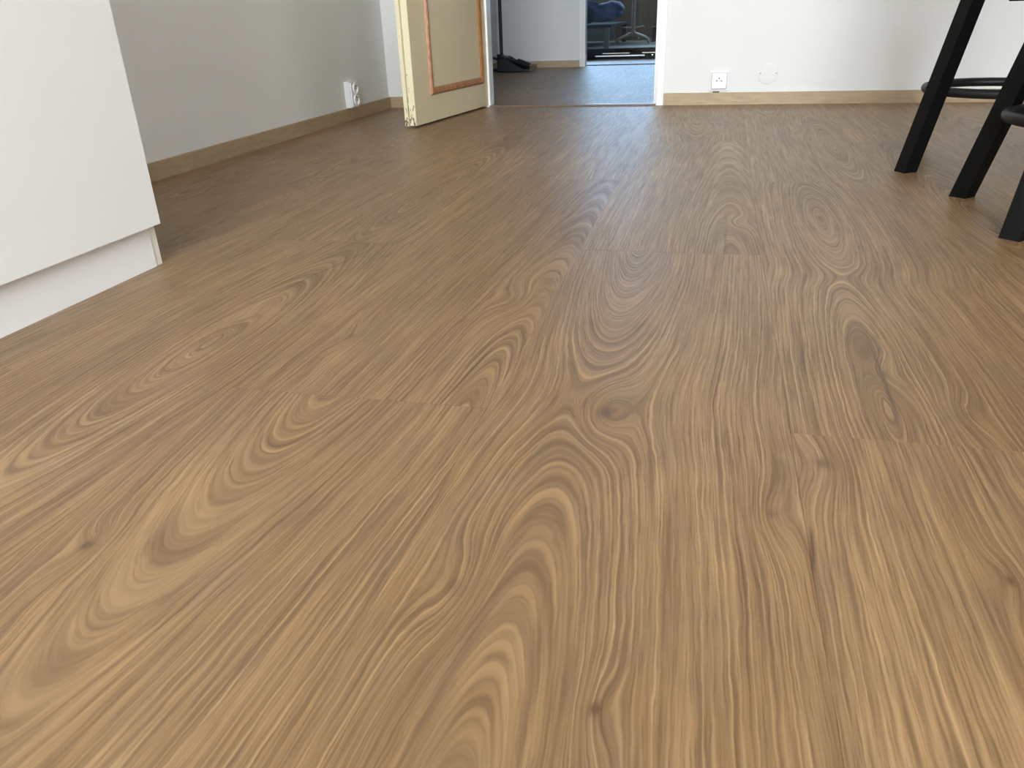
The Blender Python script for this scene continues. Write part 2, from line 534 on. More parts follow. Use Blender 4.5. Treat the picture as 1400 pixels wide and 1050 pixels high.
# loggia
walls('wall_parapet', [((-3.1, LY1, -0.1), (1.1, LY1 + 0.12, 0.75))], M_loggwall)
walls('wall_loggia_left', [((-3.2, LY0 + 0.07, -0.1), (-3.1, LY1 + 0.12, ZC + 0.1))], M_loggwall)
walls('wall_loggia_right', [((1.1, LY0 + 0.07, -0.1), (1.2, LY1 + 0.12, ZC + 0.1))], M_loggwall)
walls('wall_loggia_front', [((-3.1, LY0 + 0.0, -0.1), (-1.75, LY0 + 0.07, ZC + 0.1)), ((0.65, LY0 + 0.0, -0.1), (1.1, LY0 + 0.07, ZC + 0.1))], M_loggwall)
struct(bxo('ceiling_loggia', (-3.2, LY0 + 0.07, ZC), (1.2, LY1 + 0.14, ZC + 0.12), M_loggwall))
struct(bxo('trim_5', (-3.1, LY1 - 0.06, 2.10), (1.1, LY1 + 0.12, ZC), M_loggwall))  # unseen beam, added to narrow the sky gap and shorten the floor streak
struct(bxo('floor_loggia', (-3.1, LY0 + 0.07, -0.1), (1.1, LY1, 0.0), M_loggfloor))
tag(bxo('stone_strip', (-1.52, LY0 + 0.10, 0.0), (0.42, 9.62, 0.0015), M_stone), 'pale stone floor strip behind the black rail of the glazed door', 'floor strip')

# ------------------------------------------------------------------ window behind the camera and added hall window
for i, (loc, rz, hw, hh) in enumerate((((( WX0 + WX1) / 2, YF - 0.12, WZ0), 0.0, (WX1 - WX0) / 2, WZ1 - WZ0), ((HX1 + 0.05, 4.9, 1.08), PI / 2, 0.57, 1.24))):  # second entry: unseen hall window, added to brighten the hall; holds no lamp
    root = struct(empty('window_%d' % (i + 1), loc, rz))
    bf = 0.140 if i == 0 else 0.075
    for a, b, nm in (((-hw, -0.03, 0), (hw, 0.03, 0.07), 'frame_rail'), ((-hw, -0.03, hh - 0.07), (hw, 0.03, hh), 'frame_rail'),
                     ((-hw, -0.03, 0.07), (-hw + 0.07, 0.03, hh - 0.07), 'frame_stile'), ((hw - 0.07, -0.03, 0.07), (hw, 0.03, hh - 0.07), 'frame_stile'),
                     ((-0.05, -0.03, 0.07), (0.05, 0.03, hh - 0.07), 'mullion')):
        bxo(nm, a, b, M_gloss, root)
    bxo('pane', (-hw + 0.07, -0.004, 0.07), (-0.05, 0.004, hh - 0.07), M_glass, root)
    bxo('pane', (0.05, -0.004, 0.07), (hw - 0.07, 0.004, hh - 0.07), M_glass, root)
    bxo('sky_block_blind', (-hw - 0.04, bf, -0.05), (hw + 0.04, bf + 0.006, hh + 0.09), M_wall, root)  # unseen blind, added to keep the blue sky light out

# ------------------------------------------------------------------ floor of planks
M_sub = plain('dark underlay', (0.09, 0.06, 0.04), 0.9)
ZT = 0.0                           # walking surface
floor = struct(bxo('floor', (XL - 0.02, YF, -0.06), (XR, YB, -0.0045), M_sub))
floor_hall = struct(bxo('floor_hall', (HX0, YB, -0.06), (HX1, LY0 + 0.07, -0.0045), M_sub))
pm_cache = {}
mesh_cache = {}
rndp = random.Random(11)
GENERIC = []


def get_mat(k, n):
    if (k, n) in FIG:
        d = dict(FIG[(k, n)])
        return plank_mat('oak_plank_figure', 7 + (k + 8) * 5 + n, tone=d.pop('tone', rndp.uniform(-0.03, 0.03)), **d)
    i = (k * 5 + n * 7) % 9
    if i not in pm_cache:
        r = random.Random(100 + i)
        kn = []
        for _ in range(r.choice((0, 1, 1, 2))):
            kn.append((r.uniform(-0.12, 0.12), r.uniform(-0.5, 0.5), r.uniform(0.014, 0.032), r.uniform(0.1, 0.7)))
        cr = [(r.uniform(-0.1, 0.1), r.uniform(-0.4, 0.4), r.uniform(0.04, 0.1), r.uniform(-0.05, 0.08))] if r.random() < 0.4 else []
        cath = (r.uniform(-0.10, 0.10), r.uniform(-0.5, 0.5), r.uniform(0.05, 0.09)) if i % 3 else (r.uniform(0.2, 0.3), 0.0, 0.05)
        pm_cache[i] = plank_mat('oak_plank', 40 + i, cath=cath, spacing=r.uniform(0.0052, 0.0070), sat=0.05, knots=kn, cracks=cr, tone=r.uniform(-0.05, 0.04))
    return pm_cache[i]


def plank_mesh(x0, x1, y0, y1):
    key = tuple(round(q, 4) for q in (x0, x1, y0, y1))
    bm = bmesh.new()
    box(bm, (x0, y0, -0.004), (x1, y1, 0.0))
    e = [e for e in bm.edges if all(v.co.z > -0.001 for v in e.verts)]
    bmesh.ops.bevel(bm, geom=e, offset=0.00018, segments=1, affect='EDGES')
    bmesh.ops.recalc_face_normals(bm, faces=bm.faces)
    me = bpy.data.meshes.new('plank')
    bm.to_mesh(me); bm.free()
    return me


def lay(parent, X0, X1, Y0, Y1, gap=0.00007):
    k0 = math.floor((X0 - 0.094) / PW); k1 = math.ceil((X1 - 0.094) / PW)
    for k in range(k0, k1):
        off = 0.7016 if k % 2 == 0 else 1.3144
        n0 = math.floor((Y0 - off) / PL); n1 = math.ceil((Y1 - off) / PL)
        for n in range(n0, n1):
            cx = 0.094 + (k + 0.5) * PW; cyy = off + (n + 0.5) * PL
            a0 = max(X0, cx - PW / 2 + gap); a1 = min(X1, cx + PW / 2 - gap)
            b0 = max(Y0, cyy - PL / 2 + gap); b1 = min(Y1, cyy + PL / 2 - gap)
            if a1 - a0 < 0.01 or b1 - b0 < 0.01:
                continue
            key = tuple(round(q, 4) for q in (a0 - cx, a1 - cx, b0 - cyy, b1 - cyy))
            if key not in mesh_cache:
                me = plank_mesh(a0 - cx, a1 - cx, b0 - cyy, b1 - cyy)
                me.materials.append(M_sub)
                mesh_cache[key] = me
            o = bpy.data.objects.new('plank', mesh_cache[key])
            COL.objects.link(o)
            o.parent = parent
            o.location = (cx, cyy, ZT)
            o.material_slots[0].link = 'OBJECT'
            o.material_slots[0].material = get_mat(k, n)


lay(floor, XL, XR, YF, YB + 0.004)
lay(floor_hall, HX0, HX1, YB2 - 0.02, LY0 + 0.06)

# ------------------------------------------------------------------ baseboards
BH, BT = 0.0475, 0.012
struct(bxo('baseboard_left', (XL, 1.145, 0.0), (XL + BT, YB, BH), M_bby, bevel=0.0012))
struct(bxo('baseboard_corner', (XL + BT, YB - BT, 0.0), (DX0 - 0.045, YB, BH), M_bbx, bevel=0.0012))
struct(bxo('baseboard_back', (DX1 + 0.036, YB - BT, 0.0), (XR, YB, BH), M_bbx, bevel=0.0012))
struct(bxo('baseboard_right', (XR - BT, YF, 0.0), (XR, YB - BT, BH), M_bby, bevel=0.0012))
struct(bxo('baseboard_hall', (HX0 + BT, HY1 - BT, 0.0), (EX0 - 0.028, HY1, 0.046), M_bbx, bevel=0.0012))
struct(bxo('baseboard_hall_left', (HX0, YB2, 0.0), (HX0 + BT, HY1, 0.046), M_bby, bevel=0.0012))

# ------------------------------------------------------------------ door frames and thresholds
tr = struct(empty('trim_1', ((DX0 + DX1) / 2, YB, 0)))


def frame_part(nm, a, b, par=None, mat=M_gloss, bev=0.002):
    o = bxo(nm, a, b, mat, bevel=bev)
    par = par or tr
    o.parent = par
    o.matrix_parent_inverse = Matrix.Translation(par.location).inverted()
    return o


frame_part('jamb', (DX0 - 0.004, YB - 0.008, 0.0), (DX0 + 0.008, YB2 - 0.012, DH))        # reveal on the hinge side
frame_part('casing', (DX0 - 0.040, YB - 0.009, 0.0), (DX0 - 0.001, YB + 0.004, DH + 0.035))
frame_part('jamb', (DX1 - 0.006, YB + 0.012, 0.0), (DX1 + 0.010, YB2, DH))
frame_part('casing', (DX1 + 0.007, YB - 0.012, 0.0), (DX1 + 0.036, YB + 0.004, DH + 0.035))
frame_part('head', (DX0 - 0.040, YB - 0.009, DH), (DX1 + 0.036, YB2, DH + 0.035))
th = struct(bxo('trim_2', (DX0 + 0.004, YB - 0.012, 0.0), (DX1 + 0.004, YB2 - 0.018, 0.006), plain('brown threshold strip', (0.16, 0.10, 0.06), 0.35), bevel=0.002))
t2 = struct(empty('trim_3', ((EX0 + EX1) / 2, HY1, 0)))
frame_part('jamb', (EX0 - 0.006, HY1 - 0.004, 0.0), (EX0 + 0.014, HY2 - 0.04, DH), t2)
frame_part('casing', (EX0 - 0.027, HY1 - 0.010, 0.0), (EX0 - 0.009, HY1 + 0.004, DH + 0.03), t2)
frame_part('jamb', (EX1 - 0.014, HY1 - 0.004, 0.0), (EX1 + 0.006, HY2 - 0.04, DH), t2)
frame_part('casing', (EX1 + 0.009, HY1 - 0.010, 0.0), (EX1 + 0.027, HY1 + 0.004, DH + 0.03), t2)
frame_part('head', (EX0 - 0.027, HY1 - 0.010, DH), (EX1 + 0.027, HY2 - 0.04, DH + 0.03), t2)
struct(bxo('trim_4', (EX0 + 0.014, HY2 - 0.02, 0.0), (EX1 - 0.014, HY2 + 0.05, 0.006), plain('dark threshold', (0.03, 0.025, 0.022), 0.4), bevel=0.002))

# ------------------------------------------------------------------ open door leaf
A = Vector((-1.0775, 2.872, 0.008)); B = Vector((-0.985, YB - 0.006, 0.008))
dirv = (B - A).normalized(); DL = (B - A).length
door = struct(empty('door_1', (A.x, A.y, 0.0), math.atan2(dirv.y, dirv.x)), 'cream painted door with orange moulding standing open beside the doorway', 'door')
# local frame: +x from the free edge to the hinges, -y is the face turned to the room, +y is thickness
TK = 0.040
bm = bmesh.new()
box(bm, (0.0, 0.0, 0.008), (DL, 0.027, 1.955))
fin(bm, 'door_slab', M_door, door, bevel=0.0015)
bm = bmesh.new()
box(bm, (-0.0012, 0.0012, 0.0085), (0.004, 0.0262, 1.954))
fin(bm, 'door_edge', M_dooredge, door, bevel=0.001)
bm = bmesh.new()
box(bm, (0.010, 0.0265, 0.008), (DL - 0.004, 0.0275, 1.955))
fin(bm, 'rebate_step', plain('brown worn rebate', (0.30, 0.20, 0.12), 0.6, var=0.3, scale=30), door)
bm = bmesh.new()
box(bm, (-0.010, 0.0285, 0.008), (DL - 0.004, TK + 0.003, 1.957))
fin(bm, 'rebate_lip', M_dooredge, door, bevel=0.0015)
# moulded rectangle: profile swept with mitred corners
mx0, mx1, mz0, mz1, mw, mp = 0.128, 0.640, 0.102, 0.905, 0.030, 0.011


def mould(side, x0, x1, z0, z1):
    bm = bmesh.new()
    prof = [(0.0, 0.0), (0.0, 0.006), (0.3, 1.0), (0.62, 0.86), (0.86, 0.5), (1.0, 0.0)]
    prof = [(a * mw, max(b, 0.0) * mp) for a, b in prof]
    if side == 'b':
        ends = lambda a: ((x0 + a, z0 + a), (x1 - a, z0 + a))
    elif side == 't':
        ends = lambda a: ((x0 + a, z1 - a), (x1 - a, z1 - a))
    elif side == 'l':
        ends = lambda a: ((x0 + a, z0 + a), (x0 + a, z1 - a))
    else:
        ends = lambda a: ((x1 - a, z0 + a), (x1 - a, z1 - a))
    P, Q = [], []
    for a, b in prof:
        e = ends(a)
        P.append(bm.verts.new((e[0][0], 0.0005 - b, e[0][1]))); Q.append(bm.verts.new((e[1][0], 0.0005 - b, e[1][1])))
    for i in range(len(P) - 1):
        bm.faces.new((P[i], P[i + 1], Q[i + 1], Q[i]))
    bm.faces.new(P); bm.faces.new(Q[::-1]); bm.faces.new((P[0], Q[0], Q[-1], P[-1]))
    return fin(bm, 'moulding', M_mould, door, smooth=True)


for (z0, z1) in ((mz0, mz1), (1.02, 1.82)):
    for s_ in 'btlr':
        mould(s_, mx0, mx1, z0, z1)
    bm = bmesh.new()
    box(bm, (mx0 + mw * 0.8, -0.0015, z0 + mw * 0.8), (mx1 - mw * 0.8, 0.002, z1 - mw * 0.8))
    fin(bm, 'field_panel', M_door, door)
for z0 in (0.25, 1.65):
    bm = bmesh.new(); lathe(bm, [(0, 0), (0.007, 0.0), (0.007, 0.09), (0.004, 0.1), (0, 0.1)], 12, (DL + 0.002, 0.034, z0))
    fin(bm, 'hinge', M_gloss, door, smooth=True)
bm = bmesh.new(); tube(bm, [(0.06, 0.0, 1.0), (0.06, -0.045, 1.0), (0.075, -0.055, 1.0), (0.18, -0.055, 1.0)], 0.009, 10)
fin(bm, 'door_handle', M_pin, door, smooth=True)
bm = bmesh.new(); tube(bm, [(0.06, 0.04, 1.0), (0.06, 0.085, 1.0), (0.075, 0.095, 1.0), (0.18, 0.095, 1.0)], 0.009, 10)
fin(bm, 'door_handle', M_pin, door, smooth=True)

# ------------------------------------------------------------------ kitchen cabinet on the left
PX, DXF, CY1, CY0 = -0.923, -0.9035, 1.1425, 0.335
cab = tag(empty('base_cabinet', (PX, CY1, 0)), 'plain white base cabinet with a flat door above a recessed plinth', 'cabinet')


def cpart(nm, a, b, mat, bev=0.0008, parent=cab):
    o = bxo(nm, a, b, mat, bevel=bev)
    o.parent = parent
    o.matrix_parent_inverse = Matrix.Translation(cab.location).inverted()
    return o


cpart('carcass', (XL + 0.002, CY0, 0.078), (PX - 0.001, CY1 - 0.0172, 0.86), M_cab)
cpart('end_panel', (XL + 0.002, CY1 - 0.017, 0.0), (PX - 0.002, CY1, 0.86), M_cabedge)
cpart('plinth', (PX - 0.016, CY0, 0.0), (PX, CY1 - 0.0175, 0.0775), M_plinth)
cpart('cabinet_door', (DXF - 0.0185, CY0 + 0.002, 0.0735), (DXF, CY1 - 0.0085, 0.855), M_cab, 0.001)
tag(bxo('worktop', (XL + 0.002, CY0, 0.861), (PX + 0.035, CY1 + 0.012, 0.897), plain('oak worktop', (0.40, 0.27, 0.15), 0.4), bevel=0.002), 'oak worktop lying on the white base cabinet', 'worktop')

# ------------------------------------------------------------------ sockets and cover on the walls
sk = tag(empty('wall_socket', (0.011, YB, 0.052)), 'white square wall socket just above the oak baseboard right of the doorway', 'socket')


def rrect(bm, w2, h2, r, y0, y1, n=6, taper=0.0):
    def loop(y, s):
        out = []
        for cx_, cz_, a0 in ((w2 - r, h2 - r, 0), (-w2 + r, h2 - r, PI / 2), (-w2 + r, -h2 + r, PI), (w2 - r, -h2 + r, 1.5 * PI)):
            for i in range(n + 1):
                a = a0 + PI / 2 * i / n
                out.append(bm.verts.new((cx_ + (r - s) * math.cos(a), y, cz_ + (r - s) * math.sin(a))))
        return out
    L0, L1, L2 = loop(y0, 0), loop(y1 * 0.7 + y0 * 0.3, 0), loop(y1, taper)
    for P, Q in ((L0, L1), (L1, L2)):
        N = len(P)
        for i in range(N):
            bm.faces.new((P[i], P[(i + 1) % N], Q[(i + 1) % N], Q[i]))
    bm.faces.new(L2); bm.faces.new(L0[::-1])


def up_part(o, par, dz):
    o.location.z += dz
    return o




def rring(bm, w2, h2, r, iw, ih, ir, y0, y1, n=6, taper=0.0):
    """frame with a real opening: outer edge tapers from y0 to y1, inner edge goes straight back"""
    def loop(a, b, rr, y, sh):
        out = []
        for cx_, cz_, a0 in ((a - rr, b - rr, 0), (-a + rr, b - rr, PI / 2), (-a + rr, -b + rr, PI), (a - rr, -b + rr, 1.5 * PI)):
            for i in range(n + 1):
                q = a0 + PI / 2 * i / n
                out.append(bm.verts.new((cx_ + (rr - sh) * math.cos(q), y, cz_ + (rr - sh) * math.sin(q))))
        return out
    Ls = [loop(w2, h2, r, y0, 0), loop(w2, h2, r, y1 * 0.7 + y0 * 0.3, 0), loop(w2, h2, r, y1, taper),
          loop(iw, ih, ir, y1, 0), loop(iw, ih, ir, y0, 0)]
    N = len(Ls[0])
    for P, Q in zip(Ls, Ls[1:] + Ls[:1]):
        for i in range(N):
            bm.faces.new((P[i], P[(i + 1) % N], Q[(i + 1) % N], Q[i]))


bm = bmesh.new(); rrect(bm, 0.0372, 0.0372, 0.007, 0.0, -0.0028)
up_part(fin(bm, 'mounting_plate', M_plast, sk, smooth=True), sk, 0.042)
bm = bmesh.new(); rring(bm, 0.0405, 0.0405, 0.009, 0.0328, 0.0338, 0.0066, -0.0026, -0.0105, taper=0.0055)
up_part(fin(bm, 'socket_frame', M_plast, sk, smooth=True), sk, 0.042)
bm = bmesh.new(); rrect(bm, 0.0317, 0.0327, 0.006, -0.0026, -0.0135, taper=0.0025)
up_part(fin(bm, 'socket_plate', M_plast, sk, smooth=True), sk, 0.042)
bm = bmesh.new(); lathe(bm, [(0.0195, 0.0130), (0.0200, 0.0142), (0.0188, 0.0146), (0.0182, 0.0138), (0.0, 0.0136)], 40, (0, 0, 0.042), '-y')
fin(bm, 'socket_well', M_plast2, sk, smooth=True)
for hx, hz in ((-0.0095, 0.0), (0.0095, 0.0)):
    bm = bmesh.new(); lathe(bm, [(0.0026, 0.0135), (0.0026, 0.0148), (0, 0.0148)], 16, (hx, 0, 0.042 + hz), '-y')
    fin(bm, 'pin_hole_disc', M_hole, sk)
bm = bmesh.new(); lathe(bm, [(0.0024, 0.0135), (0.0024, 0.024), (0.0012, 0.026), (0, 0.026)], 16, (0, 0, 0.0525), '-y')
fin(bm, 'earth_pin', plain('dark steel pin', (0.08, 0.08, 0.08), 0.35, metal=0.6), sk, smooth=True)
bm = bmesh.new(); lathe(bm, [(0.0015, 0.0135), (0.0015, 0.0152), (0, 0.0154)], 12, (0, 0, 0.042), '-y')
fin(bm, 'screw', M_pin, sk)
bm = bmesh.new(); box(bm, (-0.022, -0.007, -0.0045), (0.004, -0.0003, 0.002))  # small dark block at the lower edge of the socket
fin(bm, 'dark_block', plain('dark grey block', (0.12, 0.11, 0.10), 0.7), sk, bevel=0.002)

bc = tag(empty('blank_cover', (0.204, YB, 0.077)), 'round white blanking cover with two screws on the wall right of the socket', 'wall cover')
bm = bmesh.new(); lathe(bm, [(0.0, 0.0), (0.0375, 0.0), (0.0375, 0.0016), (0.0405, 0.0016), (0.0405, 0.0028), (0.0385, 0.0042), (0.030, 0.0050), (0.0, 0.0053)], 48, (0, 0, 0.04), '-y')
fin(bm, 'cover_disc', M_wall, bc, smooth=True)
for hx in (-0.0305, 0.0305):
    bm = bmesh.new(); lathe(bm, [(0.0024, 0.003), (0.0024, 0.0060), (0.0, 0.0062)], 14, (hx, 0, 0.042), '-y')
    fin(bm, 'screw', plain('dull screw', (0.16, 0.16, 0.16), 0.4, metal=0.5), bc)

ds = tag(empty('double_socket', (XL, 3.142, 0.049)), 'white surface-mounted double socket low on the left wall by the corner', 'socket')
bm = bmesh.new(); box(bm, (0.0, -0.037, 0.0), (0.024, 0.037, 0.100))
fin(bm, 'socket_body', M_plast, ds, bevel=0.007, seg=3, smooth=True)
bm = bmesh.new(); box(bm, (0.018, -0.034, 0.004), (0.030, 0.034, 0.096))
fin(bm, 'socket_front', M_plast, ds, bevel=0.006, seg=3, smooth=True)
for zc in (0.072, 0.028):
    bm = bmesh.new(); lathe(bm, [(0.0215, 0.028), (0.0215, 0.0362), (0.0190, 0.0362), (0.0180, 0.0308), (0, 0.0306)], 36, (0, 0, zc), 'x')
    w_ = fin(bm, 'socket_well', M_plast2, ds, smooth=True)
    for hy in (-0.0095, 0.0095):
        bm = bmesh.new(); lathe(bm, [(0.0032, 0.0302), (0.0032, 0.0316), (0, 0.0316)], 14, (0, hy, zc), 'x')
        fin(bm, 'pin_hole_disc', M_hole, ds)
    bm = bmesh.new(); lathe(bm, [(0.0024, 0.030), (0.0024, 0.041), (0, 0.042)], 14, (0, 0, zc + 0.0105), 'x')
    fin(bm, 'earth_pin', M_pin, ds, smooth=True)

# ------------------------------------------------------------------ bar stools
RF, LEAN, ZR, RR, LW, SH = 0.236, 0.275, 0.176, 0.161, 0.035, 0.70


def make_stool(name, cx_, cy_, ang, label):
    s = tag(empty(name, (cx_, cy_, 0)), label, 'stool', 'black bar stools')
    for q in range(4):
        a = ang + q * PI / 2
        er = Vector((math.cos(a), math.sin(a), 0)); et = Vector((-math.sin(a), math.cos(a), 0))
        bm = bmesh.new()
        P = [er * RF, er * (RF - LEAN * SH) + Vector((0, 0, SH))]
        rows = []
        for p in P:
            rows.append([bm.verts.new(p + er * (sx * LW / 2) + et * (sy_ * LW / 2)) for sx, sy_ in ((-1, -1), (1, -1), (1, 1), (-1, 1))])
        for j in range(4):
            bm.faces.new((rows[0][j], rows[0][(j + 1) % 4], rows[1][(j + 1) % 4], rows[1][j]))
        bm.faces.new(rows[0][::-1]); bm.faces.new(rows[1])
        leg = fin(bm, 'leg', M_black, s, bevel=0.0022)
    bm = bmesh.new()
    tube(bm, [(RR * math.cos(2 * PI * i / 56), RR * math.sin(2 * PI * i / 56), ZR) for i in range(56)], 0.0105, 12, closed=True)
    fin(bm, 'foot_ring', M_blackring, s, smooth=True)
    bm = bmesh.new()
    lathe(bm, [(0, 0.362), (0.021, 0.362), (0.027, 0.368), (0.027, 0.40), (0.019, 0.405), (0.019, SH + 0.02), (0, SH + 0.02)], 28)
    fin(bm, 'spindle', M_black, s, smooth=True)
    bm = bmesh.new()
    lathe(bm, [(0, SH - 0.02), (0.10, SH - 0.02), (0.105, SH - 0.01), (0.105, SH + 0.012), (0, SH + 0.012)], 36)
    fin(bm, 'seat_plate', M_black, s, smooth=True)
    bm = bmesh.new()
    lathe(bm, [(0, SH + 0.012), (0.155, SH + 0.012), (0.17, SH + 0.022), (0.173, SH + 0.04), (0.165, SH + 0.055), (0.13, SH + 0.060), (0, SH + 0.052)], 48)
    fin(bm, 'seat', M_seat, s, smooth=True)
    return s


ct = tag(empty('shading_bar_counter', (1.2, 1.4, 0)), 'dark bar counter, unseen, added to shade the floor along the black bar stools', 'counter')  # unseen counter, guessed from the stools and added to shade the floor at right
for nm, a, b, mt in (('counter_body', (1.22, 0.45, 0.0), (1.56, 2.62, 1.00), M_counter), ('counter_top', (0.92, 0.35, 1.001), (1.60, 2.70, 1.04), M_counter)):
    o = bxo(nm, a, b, mt, bevel=0.002)
    o.parent = ct
    o.matrix_parent_inverse = Matrix.Translation(ct.location).inverted()
make_stool('bar_stool', 0.660, 2.195, math.radians(210.5), 'black metal bar stool with foot ring standing nearer the white wall')
make_stool('bar_stool', 0.680, 1.635, math.radians(225), 'black metal bar stool with splayed legs standing farther from the white wall')

# ------------------------------------------------------------------ dustpan and brush in the hall
dp = tag(empty('dustpan', (-1.40, 5.86, 0)), 'black long-handled dustpan standing against the hall wall', 'dustpan')
bm = bmesh.new()
# open scoop: floor sheet, two tapering sides and a tall hooded back (profile along x, depth along y)
W2 = 0.115


def slab(pts, y0, y1):
    a = [bm.verts.new((x, y0, z)) for x, z in pts]; b = [bm.verts.new((x, y1, z)) for x, z in pts]
    n = len(a)
    for i in range(n):
        bm.faces.new((a[i], a[(i + 1) % n], b[(i + 1) % n], b[i]))
    bm.faces.new(a[::-1]); bm.faces.new(b)


slab([(-0.105, 0.001), (0.115, 0.001), (0.117, 0.004), (-0.105, 0.006)], -W2, W2)
side = [(-0.108, 0.001), (0.09, 0.001), (0.112, 0.005), (0.06, 0.022), (-0.01, 0.062), (-0.075, 0.098), (-0.112, 0.098)]
slab(side, -W2, -W2 + 0.004); slab(side, W2 - 0.004, W2)
slab([(-0.112, 0.001), (-0.106, 0.001), (-0.106, 0.096), (-0.112, 0.098)], -W2, W2)
slab([(-0.112, 0.094), (-0.06, 0.086), (-0.055, 0.090), (-0.112, 0.100)], -W2, W2)
fin(bm, 'pan', M_blackpl, dp, bevel=0.001)
bm = bmesh.new(); tube(bm, [(-0.107, -0.01, 0.03), (-0.107, -0.01, 0.82)], 0.0115, 14)
fin(bm, 'handle_pole', M_blackpl, dp, smooth=True)
bm = bmesh.new(); box(bm, (-0.135, -0.035, 0.055), (-0.095, 0.012, 0.115))
fin(bm, 'hinge_bracket', M_blackpl, dp, bevel=0.006)
bm = bmesh.new(); tube(bm, [(-0.165, -0.03, 0.093), (-0.12, -0.03, 0.078), (-0.02, -0.11, 0.07)], [0.009, 0.009, 0.006], 8)
fin(bm, 'side_arm', M_blackpl, dp, smooth=True)
bm = bmesh.new(); tube(bm, [(-0.19, -0.02, 0.012), (-0.13, -0.02, 0.010)], 0.010, 8); tube(bm, [(-0.125, 0.0, 0.004), (-0.125, 0.0, 0.04)], 0.008, 8)
fin(bm, 'foot_stub', M_blackpl, dp, smooth=True)

hb = tag(empty('hand_brush', (-1.345, 5.80, 0)), 'black hand brush with tan bristles lying across the dustpan in the hall', 'brush')
bm = bmesh.new()
secs = [(-0.165, 0.104, 0.007, 0.014), (-0.10, 0.082, 0.009, 0.016), (-0.055, 0.069, 0.012, 0.022), (0.0, 0.055, 0.021, 0.035), (0.05, 0.037, 0.020, 0.037), (0.068, 0.028, 0.014, 0.034)]
rings = []
for x, z, hz, hy in secs:
    rings.append([bm.verts.new((x + 0.35 * hz * math.sin(2 * PI * i / 12), hy * math.cos(2 * PI * i / 12), z + hz * math.sin(2 * PI * i / 12))) for i in range(12)])
for a, b in zip(rings, rings[1:]):
    for j in range(12):
        bm.faces.new((a[j], a[(j + 1) % 12], b[(j + 1) % 12], b[j]))
bm.faces.new(rings[0][::-1]); bm.faces.new(rings[-1])
fin(bm, 'brush_body', M_blackpl, hb, smooth=True)
bm = bmesh.new()
rb = random.Random(3)
for i in range(9):                                       # comb of dark bristle tufts along the back
    x = -0.032 + i * 0.0105; z = 0.074 - (x + 0.032) * 0.42 + (0.004 if i in (1, 2) else 0)
    for y in (-0.02, 0.0, 0.02):
        tube(bm, [(x, y, z - 0.014), (x + 0.003, y, z + 0.010 + rb.uniform(-0.002, 0.002))], [0.0048, 0.0028], 6)
fin(bm, 'tufts', M_blackpl, hb)['kind'] = 'stuff'
bm = bmesh.new()
for i in range(150):
    y = rb.uniform(-0.034, 0.034); z = 0.030 + rb.uniform(-0.018, 0.016)
    ex = 0.098 + rb.uniform(-0.012, 0.012)
    tube(bm, [(0.058, y, z), (ex, y * 1.25, max(0.003, z + rb.uniform(-0.016, 0.008)))], [0.0013, 0.0008], 4)
fin(bm, 'bristles', M_bristle, hb)['kind'] = 'stuff'

# ------------------------------------------------------------------ glazed door to the loggia
gd = struct(empty('door_2', (-0.55, LY0, 0)), 'glazed loggia door with a black frame beyond the hall', 'glass door')


def gpart(nm, a, b, mat, bev=0.003, smooth=False):
    o = bxo(nm, a, b, mat, bevel=bev)
    o.parent = gd
    o.matrix_parent_inverse = Matrix.Translation(gd.location).inverted()
    return o


gpart('bottom_rail', (-1.525, LY0 + 0.012, 0.0), (0.425, LY0 + 0.066, 0.082), M_frame, 0.006)
gpart('top_rail', (-1.525, LY0 + 0.012, 2.04), (0.425, LY0 + 0.066, 2.118), M_frame)
gpart('stile', (-1.525, LY0 + 0.012, 0.082), (-1.445, LY0 + 0.066, 2.04), M_frame)
gpart('stile', (0.345, LY0 + 0.012, 0.082), (0.425, LY0 + 0.066, 2.04), M_frame)
gpart('pane', (-1.445, LY0 + 0.036, 0.08), (0.345, LY0 + 0.042, 2.042), M_glass, 0)
gpart('sill_bar', (-1.525, LY0 - 0.004, 0.0), (0.425, LY0 + 0.013, 0.036), M_frame, 0.004)
gpart('metal_strip', (-1.004, LY0 - 0.0065, 0.0215), (-0.594, LY0 - 0.0035, 0.0300), M_brightmetal, 0.001)  # bright metal bars where the black rail shows pale streaks
gpart('metal_strip', (-0.945, LY0 + 0.0095, 0.0425), (-0.719, LY0 + 0.0125, 0.0470), M_brightmetal, 0.0008)
gpart('metal_strip', (-0.615, LY0 + 0.0095, 0.0425), (-0.40, LY0 + 0.0125, 0.0470), M_brightmetal, 0.0008)
bm = bmesh.new(); lathe(bm, [(0.006, 0.004), (0.006, 0.008), (0, 0.009)], 14, (-0.530 + 0.55, 0, 0.026), '-y')
fin(bm, 'bolt', M_brightmetal, gd, smooth=True)

# ------------------------------------------------------------------ furniture on the loggia
bt = tag(empty('bistro_table', (-1.022, 10.40, 0)), 'white pedestal table on four curved feet behind the glazed door', 'table')
bm = bmesh.new(); lathe(bm, [(0, 0.07), (0.035, 0.075), (0.040, 0.11), (0.026, 0.14), (0.023, 0.18), (0.022, 0.70), (0.06, 0.715), (0, 0.715)], 24)
fin(bm, 'pedestal', M_whitebase, bt, smooth=True)
for q in range(4):
    a = math.radians(48 + 90 * q)
    d = Vector((math.cos(a), math.sin(a), 0))
    bm = bmesh.new()
    tube(bm, [d * 0.02 + Vector((0, 0, 0.105)), d * 0.12 + Vector((0, 0, 0.082)), d * 0.22 + Vector((0, 0, 0.056)), d * 0.268 + Vector((0, 0, 0.036)), d * 0.286 + Vector((0, 0, 0.0))],
         [0.022, 0.019, 0.016, 0.014, 0.013], 10)
    fin(bm, 'foot', M_whitebase, bt, smooth=True)
